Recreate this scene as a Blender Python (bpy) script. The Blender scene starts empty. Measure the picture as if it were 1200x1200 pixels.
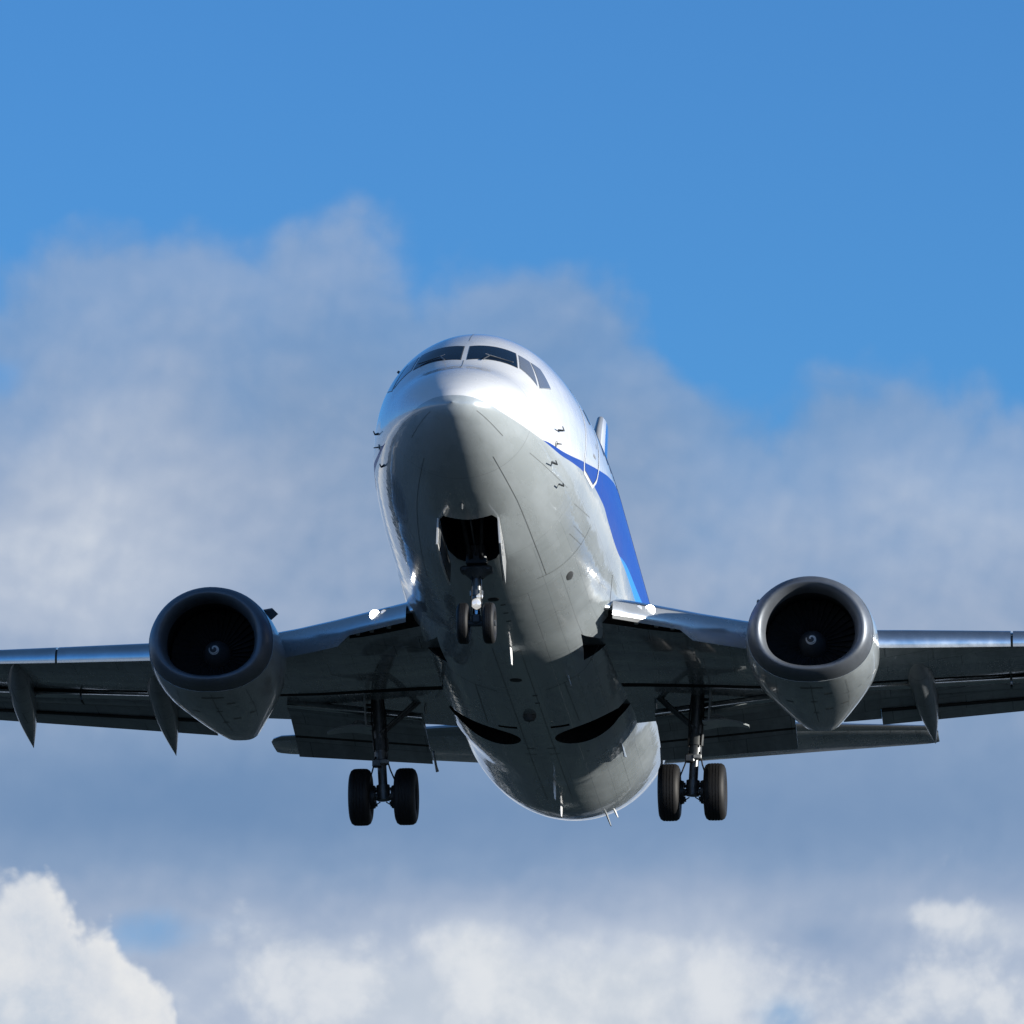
import bpy, bmesh, math, random
import numpy as np
from mathutils import Vector, Matrix, Euler
R_ = math.radians
scene = bpy.context.scene
col = scene.collection

# ------------------------------------------------------------------ camera, sky, sun, exposure
PITCH = R_(6.3)                                        # nose-up attitude on the approach
A_ROT = Matrix.Rotation(-PITCH, 4, 'X')
CAM_LOCAL = Vector((10.0628, -101.2862, -30.1158))     # camera seen from the aeroplane's own axes
CAM_EYE = Vector((0, 0, 1.8))
A_LOC = CAM_EYE - (A_ROT @ CAM_LOCAL)
A_MAT = Matrix.Translation(A_LOC) @ A_ROT
cd = bpy.data.cameras.new('camera'); cam = bpy.data.objects.new('camera', cd); col.objects.link(cam)
cam.matrix_world = Matrix.Translation(CAM_EYE) @ A_ROT @ Euler((R_(105.28488), R_(-0.27672), R_(5.09227))).to_matrix().to_4x4()
cd.sensor_width = 36; cd.lens = 36 * 8318.1 / 1200
cd.clip_start = 0.5; cd.clip_end = 60000
scene.camera = cam
view_dir = cam.matrix_world.to_3x3() @ Vector((0, 0, -1))
AZ0 = math.atan2(view_dir.x, view_dir.y); EL0 = math.asin(view_dir.z)

SUN_DIR = Vector((0.955, -0.20, 0.20)).normalized()     # towards the sun
sd = bpy.data.lights.new('sun', 'SUN'); sd.energy = 4.9; sd.angle = R_(0.53); sd.color = (1.0, 0.95, 0.86)
sun = bpy.data.objects.new('sun', sd); col.objects.link(sun)
sun.rotation_euler = (-SUN_DIR).to_track_quat('-Z', 'Y').to_euler()
sun.location = A_LOC + SUN_DIR * 60
scene.view_settings.view_transform = 'Standard'; scene.view_settings.look = 'None'
scene.view_settings.exposure = 0.45; scene.view_settings.gamma = 1.0

world = bpy.data.worlds.new("World"); scene.world = world; world.use_nodes = True

class NB:
    """small node-expression builder"""
    def __init__(s, tree): s.t = tree; s.t.nodes.clear()
    def n(s, typ, **kw):
        x = s.t.nodes.new(typ)
        for k, v in kw.items(): setattr(x, k, v)
        return x
    def put(s, sock, v):
        if hasattr(v, 'is_output'): s.t.links.new(v, sock)
        elif isinstance(v, (tuple, list)): sock.default_value = tuple(v) + ((1,) if len(v) == 3 and sock.type == 'RGBA' else ())
        else: sock.default_value = v
    def m(s, op, a, b=0.0, c=None, clamp=False):
        x = s.n('ShaderNodeMath', operation=op, use_clamp=clamp)
        s.put(x.inputs[0], a); s.put(x.inputs[1], b)
        if c is not None: s.put(x.inputs[2], c)
        return x.outputs[0]
    def add(s, a, b): return s.m('ADD', a, b)
    def sub(s, a, b): return s.m('SUBTRACT', a, b)
    def mul(s, a, b): return s.m('MULTIPLY', a, b)
    def sm(s, v, a, b, ta=0.0, tb=1.0):
        x = s.n('ShaderNodeMapRange', interpolation_type='SMOOTHSTEP', clamp=True)
        for i, q in enumerate((v, a, b, ta, tb)): s.put(x.inputs[i], q)
        return x.outputs[0]
    def mix(s, f, a, b, blend='MIX'):
        x = s.n('ShaderNodeMix', data_type='RGBA', blend_type=blend)
        s.put(x.inputs[0], f); s.put(x.inputs[6], a); s.put(x.inputs[7], b)
        return x.outputs[2]
    dims = '3D'
    def noise(s, vec, scale, detail=4, rough=.55, dist=0.0, out=0):
        x = s.n('ShaderNodeTexNoise', noise_dimensions=s.dims)
        s.put(x.inputs['Vector'], vec); x.inputs['Scale'].default_value = scale
        x.inputs['Detail'].default_value = detail; x.inputs['Roughness'].default_value = rough
        x.inputs['Distortion'].default_value = dist
        return x.outputs[out]
    def vadd(s, a, b):
        x = s.n('ShaderNodeVectorMath', operation='ADD'); s.put(x.inputs[0], a); s.put(x.inputs[1], b); return x.outputs[0]
    def vscale(s, a, k):
        x = s.n('ShaderNodeVectorMath', operation='MULTIPLY'); s.put(x.inputs[0], a); s.put(x.inputs[1], k); return x.outputs[0]
    def curve(s, v, pts, lo, hi, vlo, vhi):
        """piecewise curve given in real units"""
        x = s.n('ShaderNodeFloatCurve')
        t = s.m('DIVIDE', s.sub(v, lo), hi - lo, clamp=True)
        s.put(x.inputs['Value'], t)
        c = x.mapping.curves[0]
        P = [((a - lo) / (hi - lo), (b - vlo) / (vhi - vlo)) for a, b in pts]
        while len(c.points) < len(P): c.points.new(.5, .5)
        for q, p in zip(c.points, P): q.location = p; q.handle_type = 'AUTO_CLAMPED'
        x.mapping.update()
        return s.add(s.mul(x.outputs[0], vhi - vlo), vlo)

def build_sky():
    b = NB(world.node_tree); b.dims = '2D'
    tc = b.n('ShaderNodeTexCoord').outputs['Generated']
    sx = b.n('ShaderNodeSeparateXYZ'); b.put(sx.inputs[0], tc)
    az = b.m('ARCTAN2', sx.outputs[0], sx.outputs[1]); el = b.m('ARCSINE', sx.outputs[2])
    K = 8318.1 / 1200
    U = b.mul(b.sub(az, AZ0), K * math.cos(EL0))         # sky bearings, in units of 8.2 degrees
    V = b.mul(b.sub(el, EL0), K)
    sky = b.n('ShaderNodeTexSky', sky_type='NISHITA', sun_disc=False)
    sky.sun_elevation = math.asin(SUN_DIR.z); sky.sun_rotation = math.atan2(SUN_DIR.x, SUN_DIR.y)
    sky.air_density = 1.0; sky.dust_density = 0.3; sky.ozone_density = 3.0
    tint = b.mix(b.sm(el, .05, .17), (.66, .90, 1.52), SKY_TINT)
    tint = b.mix(b.sm(el, .30, .75), tint, (.82, 1.0, 1.12))
    skyc = b.mix(1.0, sky.outputs[0], tint, 'MULTIPLY')
    cs = b.n('ShaderNodeCombineXYZ'); b.put(cs.inputs[0], U); b.put(cs.inputs[1], V)
    p = cs.outputs[0]
    warp = b.n('ShaderNodeVectorMath', operation='SUBTRACT'); b.put(warp.inputs[0], b.noise(p, 4.0, 2, .5, out=1)); b.put(warp.inputs[1], (.5, .5, .5))
    p = b.vadd(p, b.vscale(warp.outputs[0], (.055, .04, 0)))
    n1 = b.sub(b.noise(p, 3.2, 8, .56), .5)
    n2 = b.sub(b.noise(b.vadd(p, (7.3, 2.1, 0)), 9.0, 7, .58), .5)
    n2b = b.sub(b.noise(b.vadd(b.vadd(p, (7.3, 2.1, 0)), (.012, .02, 0)), 9.0, 7, .58), .5)   # shifted towards the light: relief
    n3 = b.sub(b.noise(b.vadd(p, (1.3, 4.1, 3)), 18.0, 7, .6), .5)
    relief = b.sub(n2, n2b)
    def billow(vec, scale, detail):
        x = b.n('ShaderNodeTexVoronoi', feature='SMOOTH_F1', voronoi_dimensions='2D', normalize=True); b.put(x.inputs['Vector'], vec)
        x.inputs['Scale'].default_value = scale; x.inputs['Detail'].default_value = detail; x.inputs['Roughness'].default_value = .58; x.inputs['Smoothness'].default_value = .45
        return b.sub(.32, x.outputs['Distance'])
    v1 = billow(p, 6.0, 3); v1b = billow(b.vadd(p, (-.008, .014, 0)), 6.0, 3); v2 = billow(b.vadd(p, (3.1, 1.7, 0)), 15.0, 3)
    puff = b.sub(v1, v1b)
    def px(x, y): return (x - 600) / 1200, (600 - y) / 1200
    def blob(x, y, rx, ry, amp):
        u0, v0 = px(x, y)
        a = b.m('POWER', b.mul(b.sub(U, u0), 1200 / rx), 2.0); c = b.m('POWER', b.mul(b.sub(V, v0), 1200 / ry), 2.0)
        return b.mul(b.m('EXPONENT', b.mul(b.add(a, c), -1.0)), amp)
    def total(bl, base=0.0):
        t = base
        for q in bl: t = b.add(t, blob(*q))
        return t
    # veil: grey-blue stratocumulus bank whose ragged top edge wanders across the sky
    top = b.curve(U, [(-2, .10), (-1.2, .26), (-.62, .19), (-.5, .235), (-.42, .27), (-.31, .29), (-.27, .265), (-.20, .30), (-.12, .27), (-.05, .235), (.06, .255), (.12, .235), (.17, .165), (.26, .115), (.36, .135), (.5, .125), (.66, .02), (.9, -.22), (1.5, -.25), (2, .1)], -2, 2, -.3, .5)
    d = b.sub(top, V)
    d = b.add(d, b.add(b.mul(v1, .17), b.add(b.mul(n1, .10), b.mul(n2, .06))))
    d = b.add(d, blob(800, 410, 90, 60, -.04))
    veil = b.sm(d, -.01, .060)
    thick = b.sm(d, -.02, .28, .60, .98)
    veil = b.mul(veil, thick)
    hole = b.add(total([(175, 1092, 60, 34, .85), (915, 1190, 45, 30, .85), (10, 1000, 90, 40, .35), (295, 1085, 50, 24, .4), (-25, 445, 75, 45, .75), (120, 470, 50, 20, .25)]), b.add(b.mul(n2, .9), b.mul(n1, .7)))
    veil = b.mul(veil, b.sub(1.0, b.mul(b.sm(hole, .25, 1.05), .80)))
    B = total([(110, 600, 190, 130, .30), (150, 500, 90, 90, .14), (60, 700, 260, 90, .24), (420, 310, 110, 70, .16), (230, 330, 90, 60, .10), (100, 350, 80, 50, .08), (380, 560, 120, 60, .10),
               (1150, 590, 150, 130, .26), (870, 640, 260, 110, .17), (960, 480, 180, 40, -.12), (1040, 560, 100, 50, .05), (560, 960, 900, 90, -.20), (230, 925, 260, 60, -.12), (480, 480, 190, 120, -.12),
               (560, 1180, 420, 90, .36), (800, 1110, 200, 60, .16), (1130, 1180, 150, 60, .22), (550, 1100, 60, 35, .30), (1150, 1090, 90, 30, .34), (950, 1110, 90, 35, -.18), (330, 1120, 100, 60, .08), (700, 1180, 170, 60, .22)], .28)
    calm = b.sub(1.0, blob(600, 945, 1500, 75, .72))          # a smooth flat layer under the bank
    B = b.add(B, b.mul(calm, b.add(b.mul(n1, .27), b.add(b.mul(n2, .12), b.add(b.mul(relief, 0.16), b.add(b.mul(v1, .12), b.mul(puff, .55)))))))
    B = b.add(B, b.sm(V, -.29, -.40, 0, .20))
    def ramp(v, stops):
        x = b.n('ShaderNodeValToRGB'); b.put(x.inputs[0], v); e = x.color_ramp.elements
        while len(e) < len(stops): e.new(.5)
        for q, (pp, c) in zip(e, stops): q.position = pp; q.color = (*c, 1)
        return x.outputs[0]
    cloudc = ramp(B, [(0.0, (.16, .27, .46)), (.25, (.235, .34, .52)), (.48, (.34, .425, .58)), (.70, (.46, .53, .655)), (.88, (.62, .67, .75)), (1.0, (.74, .77, .80))])
    c1 = b.mix(veil, b.vscale(skyc, (SKY_K,) * 3), cloudc)
    # bright cumulus heads low down, crisp on the sunny side
    ctop = b.curve(U, [(-2, -.5), (-1.2, -.30), (-.9, -.42), (-.5, -.365), (-.475, -.352), (-.45, -.362), (-.432, -.39), (-.425, -.405), (-.40, -.405), (-.375, -.425), (-.35, -.455), (-.325, -.49), (-.30, -.56), (.3, -.60), (.7, -.5), (1.2, -.34), (2, -.5)], -2, 2, -.7, -.2)
    d2 = b.add(b.sub(ctop, V), b.add(b.mul(v2, .085), b.add(b.mul(n3, .024), b.mul(n2, .03))))
    a2 = b.sm(d2, -.006, .018)
    a2 = b.mul(a2, b.sm(V, -1.1, -.75))
    B2 = b.add(b.add(.92, b.mul(d2, -2.6)), b.add(b.mul(n2, .40), b.add(b.mul(relief, .7), b.add(b.mul(v2, .35), b.mul(n1, .4)))))
    cc2 = ramp(B2, [(0.0, (.30, .40, .58)), (.4, (.47, .56, .68)), (.7, (.66, .70, .76)), (1.0, (.80, .81, .82))])
    c2 = b.mix(a2, c1, cc2)
    P = b.add(b.sm(V, -.38, -.48, 0, .30), total([(548, 1105, 55, 38, .75), (1150, 1088, 90, 26, .85), (1085, 1072, 45, 16, .6), (730, 1165, 190, 75, .75), (600, 1190, 220, 50, .65), (350, 1110, 90, 45, .55), (1130, 1180, 150, 50, .65), (430, 1165, 140, 45, .55), (280, 1090, 60, 30, .3)]))
    P = b.add(P, b.add(b.mul(v2, 1.25), b.add(b.mul(n2, 1.0), b.mul(n3, .40))))
    c2 = b.mix(b.mul(b.mul(b.sm(P, .36, 1.15), .76), b.sm(V, -.24, -.33)), c2, b.mix(b.sm(b.add(b.mul(n2, 1.2), b.mul(v2, .8)), -.25, .3), (.52, .585, .68), (.74, .77, .81)))
    bg = b.n('ShaderNodeBackground'); b.put(bg.inputs[0], b.vscale(c2, (1 / WORLD_STRENGTH / 2 ** .45,) * 3)); bg.inputs[1].default_value = WORLD_STRENGTH
    out = b.n('ShaderNodeOutputWorld'); b.put(out.inputs[0], bg.outputs[0])
WORLD_STRENGTH = 0.12
SKY_TINT = (0.53, 1.06, 1.64)
SKY_K = 0.113
build_sky()

# ------------------------------------------------------------------ materials
def principled(name, base=(.5, .5, .5), rough=.4, metal=0.0, coat=0.0, spec=.5, emit=None, estr=0.0, coat_rough=.03):
    mt = bpy.data.materials.new(name); mt.use_nodes = True
    b = NB(mt.node_tree)
    p = b.n('ShaderNodeBsdfPrincipled'); o = b.n('ShaderNodeOutputMaterial'); b.put(o.inputs[0], p.outputs[0])
    p.inputs['Base Color'].default_value = (*base, 1); p.inputs['Roughness'].default_value = rough
    p.inputs['Metallic'].default_value = metal; p.inputs['Coat Weight'].default_value = coat
    p.inputs['Coat Roughness'].default_value = coat_rough; p.inputs['Specular IOR Level'].default_value = spec
    if emit: p.inputs['Emission Color'].default_value = (*emit, 1); p.inputs['Emission Strength'].default_value = estr
    return mt, b, p

def wear(b, p, base, scale, amt, stretch=(1, .15, 1), rough=None, bump=0.0, bscale=3.0):
    """weathering: soot streaks run aft, faint mottling, tiny surface waviness"""
    tc = b.n('ShaderNodeTexCoord').outputs['Object']
    v = b.vscale(tc, stretch)
    n = b.noise(v, scale, 6, .6)
    n2 = b.noise(tc, scale * 5, 4, .6)
    f = b.sm(n, .35, .72, 1 - amt, 1.0 + amt * .3)
    f = b.mul(f, b.sm(n2, .3, .7, 1 - amt * .3, 1 + amt * .15))
    cx = b.n('ShaderNodeCombineXYZ')
    for i in range(3): b.put(cx.inputs[i], f)
    c = b.mix(1.0, base, cx.outputs[0], 'MULTIPLY')
    b.put(p.inputs['Base Color'], c)
    if rough: b.put(p.inputs['Roughness'], b.sm(n, .3, .7, rough[0], rough[1]))
    if bump:
        bp = b.n('ShaderNodeBump'); bp.inputs['Strength'].default_value = 1.0; bp.inputs['Distance'].default_value = bump
        b.put(bp.inputs['Height'], b.noise(b.vscale(tc, (1, .6, 1)), bscale, 2, .5)); b.put(p.inputs['Normal'], bp.outputs[0])
        b.put(p.inputs['Coat Normal'], bp.outputs[0])
    return c

M = {}
def mk(name, base, rough, metal=0.0, coat=0.0, scale=2.0, amt=.15, bump=0.0, bscale=3.0, rvar=None, **kw):
    mt, b, p = principled(name, base, rough, metal, coat, **kw)
    wear(b, p, base, scale, amt, rough=rvar, bump=bump, bscale=bscale)
    M[name] = mt
    return mt
mk('grey_paint', (.42, .465, .49), .28, coat=.8, amt=.22, bump=.004, bscale=1.6)
mk('wing_grey', (.27, .295, .305), .30, coat=.6, amt=.28, bump=.003, bscale=1.5)
mk('flap_grey', (.19, .21, .225), .40, coat=.2, amt=.25)
mk('leading_edge_metal', (.56, .585, .61), .16, metal=.95, amt=.10, rvar=(.12, .20))
mk('leading_edge_paint', (.50, .52, .53), .22, metal=.55, coat=.3, amt=.08, rvar=(.18, .30))
mk('lip_metal', (.165, .185, .215), .40, metal=.5, amt=.15, rvar=(.40, .52))
mk('dark_metal', (.055, .06, .065), .45, metal=.5, amt=.35, scale=6)
mk('gear_steel', (.16, .17, .18), .38, metal=.6, amt=.35, scale=6)
mk('gear_paint', (.10, .11, .12), .5, amt=.4, scale=6)
mk('chrome', (.78, .79, .80), .14, metal=1.0, amt=.1, scale=8)
mk('rubber_and_slot_shade', (.012, .012, .0135), .62, amt=.3, scale=8)  # tyres and hoses; also the slot shade painted on the aft-flap noses
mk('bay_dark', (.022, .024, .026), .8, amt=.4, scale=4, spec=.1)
mk('duct_black', (.03, .032, .036), .5, amt=.3, spec=.2)
mk('fan_metal', (.085, .09, .10), .35, metal=.6, amt=.2)
mk('spinner_grey', (.085, .09, .10), .42, amt=.1)
mk('white_mark', (.84, .85, .86), .4, amt=.05)
mk('line_dark', (.06, .065, .07), .6, amt=.1)
mk('line_soft', (.20, .215, .22), .5, amt=.1)
mk('seal_grey', (.30, .32, .34), .4, amt=.1)
mk('frame_metal', (.42, .44, .46), .35, metal=.4, amt=.1)
mk('window_rim', (.13, .14, .15), .4, metal=.3, amt=.1)
mk('door_trim', (.74, .75, .76), .3, coat=.4, amt=.05)
mk('fin_white', (.76, .77, .78), .25, coat=.7, amt=.05)
mk('fin_blue', (.012, .10, .50), .25, coat=.7, amt=.05)
mk('fin_lightblue', (.06, .30, .72), .25, coat=.7, amt=.05)
mk('glass_dark', (.006, .014, .032), .05, amt=.05, spec=.45)
mk('cabin_glass', (.010, .028, .085), .25, amt=.05, spec=.2)
mk('glass_side', (.15, .17, .21), .08, amt=.05, spec=.7, coat=.5)
mk('black_mark', (.02, .02, .022), .5, amt=.1)
mk('nozzle_metal', (.20, .195, .19), .4, metal=.8, amt=.4, scale=4)
M['lamp_on'] = principled('lamp_on', (.9, .9, .9), .2, emit=(1.0, .96, .88), estr=15.0)[0]
M['lamp_dim'] = principled('lamp_dim', (.75, .77, .8), .08, metal=.6, emit=(1.0, .97, .9), estr=.35)[0]

def panelled(name, base, rough, coat):
    mt, b, p = principled(name, base, rough, 0, coat)
    c = wear(b, p, base, 1.6, .34, stretch=(1.3, .2, 1), rough=(rough - .05, rough + .1), bump=.003, bscale=1.5)
    tc = b.n('ShaderNodeTexCoord').outputs['Object']
    br = b.n('ShaderNodeTexBrick'); b.put(br.inputs['Vector'], b.vadd(tc, (.31, .17, 0)))
    br.inputs['Scale'].default_value = 1.0; br.inputs['Mortar Size'].default_value = .007; br.inputs['Mortar Smooth'].default_value = .1
    br.inputs['Brick Width'].default_value = 1.25; br.inputs['Row Height'].default_value = .62; br.offset = .37
    br.inputs['Color1'].default_value = (1, 1, 1, 1); br.inputs['Color2'].default_value = (.86, .87, .88, 1); br.inputs['Mortar'].default_value = (.30, .31, .32, 1)
    st = b.noise(b.vscale(tc, (7.0, .35, 1.0)), 1.0, 4, .6)          # oil and grime drawn aft by the air
    c = b.mix(1.0, c, br.outputs['Color'], 'MULTIPLY')
    c = b.mix(b.sm(st, .56, .74, 0, .45), c, (.10, .105, .10))
    b.put(p.inputs['Base Color'], c); M[name] = mt
panelled('wing_grey', (.42, .46, .49), .22, .9)
panelled('flap_grey', (.32, .355, .385), .32, .5)
def fuselage_paint():
    mt, b, p = principled('fuselage_paint', rough=.26, coat=1.0, coat_rough=.012)
    p.inputs['Coat IOR'].default_value = 1.72
    tc = b.n('ShaderNodeTexCoord').outputs['Object']
    s = b.n('ShaderNodeSeparateXYZ'); b.put(s.inputs[0], tc); y = s.outputs[1]; z = s.outputs[2]
    lo, hi, vl, vh = 0, 31, -2.2, 2.2
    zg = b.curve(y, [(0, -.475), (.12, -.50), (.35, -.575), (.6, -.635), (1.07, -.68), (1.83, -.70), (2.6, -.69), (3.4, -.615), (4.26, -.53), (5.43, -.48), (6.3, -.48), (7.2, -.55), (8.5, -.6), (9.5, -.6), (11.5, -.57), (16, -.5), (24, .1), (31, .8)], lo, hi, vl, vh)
    zb = b.curve(y, [(0, -1.6), (1.2, -.95), (1.83, -.70), (2.86, -.6), (4.23, -.38), (5.43, -.16), (7.1, .15), (8.7, .40), (10, .5), (13, .58), (18, .95), (24, 1.7), (31, 2.1)], lo, hi, vl, vh)
    zl = b.curve(y, [(0, -2), (7.5, -.95), (9.1, -.6), (12.8, -.3), (18, 0.1), (24, .7), (31, 1.4)], lo, hi, vl, vh)
    def step(zv): return b.sm(b.sub(zv, z), -.004, .004)          # 1 below the line
    n = b.noise(b.vscale(tc, (1, .15, 1)), 2.0, 6, .6)
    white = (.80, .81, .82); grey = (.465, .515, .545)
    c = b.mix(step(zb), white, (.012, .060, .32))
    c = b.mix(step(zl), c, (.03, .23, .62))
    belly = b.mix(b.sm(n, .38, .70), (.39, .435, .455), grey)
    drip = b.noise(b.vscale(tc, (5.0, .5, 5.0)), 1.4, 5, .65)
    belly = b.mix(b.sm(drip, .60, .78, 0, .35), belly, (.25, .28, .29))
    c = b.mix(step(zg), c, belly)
    # skin joints: fine dark seams round the barrel, rows of lap joints along it
    seam = None
    for yy in (1.32, 4.05, 6.05, 7.9, 9.9, 11.6, 13.9, 16.4, 18.6, 20.6, 22.6, 25.0):
        q = b.m('LESS_THAN', b.m('ABSOLUTE', b.sub(y, yy)), .0045)
        seam = q if seam is None else b.m('MAXIMUM', seam, q)
    ang = b.m('ARCTAN2', s.outputs[0], z)
    for a in (35, 62, 118, 146, 163):
        q = b.m('LESS_THAN', b.m('ABSOLUTE', b.sub(b.m('ABSOLUTE', ang), R_(a))), .0024)
        q = b.mul(q, b.m('GREATER_THAN', y, 6.05))
        seam = b.m('MAXIMUM', seam, q)
    c = b.mix(b.mul(seam, .42), c, (.08, .085, .09))
    # dry dirt and hatch pattern on the belly skin
    arc = b.mul(ang, 1.9); cb = b.n('ShaderNodeCombineXYZ'); b.put(cb.inputs[0], y); b.put(cb.inputs[1], b.add(arc, 40.13))
    br = b.n('ShaderNodeTexBrick'); b.put(br.inputs['Vector'], cb.outputs[0]); br.inputs['Scale'].default_value = 1.0
    br.inputs['Mortar Size'].default_value = .0035; br.inputs['Brick Width'].default_value = 1.55; br.inputs['Row Height'].default_value = .58; br.offset = .41
    br.inputs['Color1'].default_value = (1, 1, 1, 1); br.inputs['Color2'].default_value = (.93, .935, .94, 1); br.inputs['Mortar'].default_value = (.62, .63, .64, 1)
    hatch = b.mul(b.mul(step(zg), b.m('GREATER_THAN', y, 4.2)), .9)
    c = b.mix(hatch, c, b.mix(1.0, c, br.outputs['Color'], 'MULTIPLY'))
    blue = b.mul(step(zb), b.sub(1.0, step(zg)))
    b.put(p.inputs['Coat Weight'], b.sub(1.0, b.mul(blue, .85))); b.put(p.inputs['Specular IOR Level'], b.sub(.5, b.mul(blue, .38)))
    b.put(p.inputs['Base Color'], c)
    b.put(p.inputs['Roughness'], b.add(b.sm(n, .3, .7, .22, .36), b.mul(blue, .15)))
    bp = b.n('ShaderNodeBump'); bp.inputs['Strength'].default_value = 1.0; bp.inputs['Distance'].default_value = .010
    h = b.add(b.noise(b.vscale(tc, (1, .8, 1)), 1.7, 1.5, .45), b.mul(b.noise(b.vscale(tc, (1.0, 2.0, 1.0)), 3.2, 2, .5), .30))
    h = b.sub(h, b.mul(seam, .05))
    b.put(bp.inputs['Height'], h); b.put(p.inputs['Coat Normal'], bp.outputs[0]); b.put(p.inputs['Normal'], bp.outputs[0])
    M['fuselage_paint'] = mt
fuselage_paint()

def ground_mat():
    mt, b, p = principled('ground_cover', rough=.95, spec=.1)
    tc = b.n('ShaderNodeTexCoord').outputs['Object']
    a = b.noise(tc, .035, 6, .62); c2 = b.noise(b.vadd(tc, (31, 7, 0)), .011, 5, .6); c3 = b.noise(tc, .35, 5, .65)
    g = b.mix(b.sm(c3, .35, .65), (.014, .022, .025), (.036, .053, .048))
    g = b.mix(b.sm(a, .45, .62), g, (.019, .028, .029))
    ln = b.n('ShaderNodeVectorMath', operation='LENGTH'); b.put(ln.inputs[0], tc)
    far = b.sm(ln.outputs['Value'], 170, 300)                  # unseen pale patches added far out, for bright streaks mirrored in the hull
    pale = b.mul(b.sm(c2, .52, .54), b.sm(b.noise(tc, .09, 4, .6), .47, .52))
    g = b.mix(b.mul(b.mul(pale, far), .9), g, (.55, .53, .47))
    b.put(p.inputs['Base Color'], g)
    M['ground'] = mt
ground_mat()

# ------------------------------------------------------------------ helpers
class MB:
    def __init__(s): s.v = []; s.f = []; s.mi = []; s.mats = []
    def mid(s, m):
        if m not in s.mats: s.mats.append(m)
        return s.mats.index(m)
    def quad(s, idx, m): s.f.append(tuple(idx)); s.mi.append(s.mid(m))
    def loft(s, rings, m, caps=(True, True), closed=True, matf=None, flip=False):
        base = len(s.v); n = len(rings[0])
        for r in rings: s.v += [tuple(map(float, q)) for q in r]
        k = n if closed else n - 1
        for i in range(len(rings) - 1):
            for j in range(k):
                a = base + i * n + j; b_ = base + i * n + (j + 1) % n
                q = (a, b_, b_ + n, a + n)
                s.quad(q[::-1] if flip else q, matf(i, j) if matf else m)
        if caps[0]: s.quad(list(range(base, base + n))[::(1 if flip else -1)], m)
        if caps[1]: s.quad([base + (len(rings) - 1) * n + j for j in range(n)][::(-1 if flip else 1)], m)
    def tube(s, pts, rad, m, n=14, caps=(True, True)):
        pts = [Vector(q) for q in pts]
        if not isinstance(rad, (list, tuple)): rad = [rad] * len(pts)
        rings = []
        for i, q in enumerate(pts):
            t = (pts[min(i + 1, len(pts) - 1)] - pts[max(i - 1, 0)]).normalized()
            u = t.cross(Vector((0, 0, 1)) if abs(t.z) < .9 else Vector((0, 1, 0))).normalized(); w = t.cross(u)
            rings.append([q + (u * math.cos(a) + w * math.sin(a)) * rad[i] for a in [2 * math.pi * j / n for j in range(n)]])
        s.loft(rings, m, caps)
    def box(s, c, size, m, rot=None, bev=.0):
        c = Vector(c); hx, hy, hz = [q / 2 for q in size]; b_ = min(bev, hx * .6, hy * .6, hz * .6)
        rr = rot.to_matrix() if rot else Matrix.Identity(3)
        def ring(z, ins):
            x, y = hx - ins, hy - ins; k = b_ if b_ else min(hx, hy) * .02
            return [c + rr @ Vector(q) for q in ((x - k, -y, z), (x, -y + k, z), (x, y - k, z), (x - k, y, z), (-x + k, y, z), (-x, y - k, z), (-x, -y + k, z), (-x + k, -y, z))]
        if b_: s.loft([ring(-hz, b_), ring(-hz + b_, 0), ring(hz - b_, 0), ring(hz, b_)], m)
        else: s.loft([ring(-hz, 0), ring(hz, 0)], m)
    def lathe(s, c, axis, prof, m, n=40, matf=None, closed_prof=False):
        """prof: list of (along axis, radius)"""
        c = Vector(c); t = Vector(axis).normalized()
        u = t.cross(Vector((0, 0, 1)) if abs(t.z) < .9 else Vector((0, 1, 0))).normalized(); w = t.cross(u)
        rings = [[c + t * h + (u * math.cos(a) + w * math.sin(a)) * max(r, 1e-4) for a in [2 * math.pi * j / n for j in range(n)]] for h, r in prof]
        s.loft(rings, m, (False, False), matf=matf)
    def slab(s, poly, thick, m, n=None):
        """flat polygon extruded by vector thick"""
        A = [Vector(q) for q in poly]; t = Vector(thick)
        s.loft([A, [q + t for q in A]], m)
    def build(s, name, parent=None, angle=35, smooth=True):
        me = bpy.data.meshes.new(name); me.from_pydata(s.v, [], s.f); me.validate()
        for m in s.mats: me.materials.append(M[m])
        if len(me.polygons) == len(s.mi): me.polygons.foreach_set('material_index', s.mi)
        bm = bmesh.new(); bm.from_mesh(me); bmesh.ops.recalc_face_normals(bm, faces=bm.faces); bm.to_mesh(me); bm.free()
        if smooth: me.shade_smooth(); me.set_sharp_from_angle(angle=R_(angle))
        me.update()
        o = bpy.data.objects.new(name, me); col.objects.link(o)
        if parent is not None: o.parent = parent
        return o

def cut(o, cutters):
    """subtract cutter meshes and keep the result as plain mesh data"""
    made = []
    for cb in cutters:
        c = cb.build('cutter', o.parent, smooth=False); made.append(c)
        md = o.modifiers.new('b', 'BOOLEAN'); md.operation = 'DIFFERENCE'; md.object = c; md.solver = 'EXACT'
        try: md.material_mode = 'TRANSFER'
        except Exception: pass
    dg = bpy.context.evaluated_depsgraph_get(); dg.update()
    me = bpy.data.meshes.new_from_object(o.evaluated_get(dg), preserve_all_data_layers=True, depsgraph=dg)
    o.modifiers.clear(); old = o.data; o.data = me; me.name = old.name
    me.shade_smooth(); me.set_sharp_from_angle(angle=R_(35))
    for c in made: bpy.data.objects.remove(c, do_unlink=True)

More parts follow.
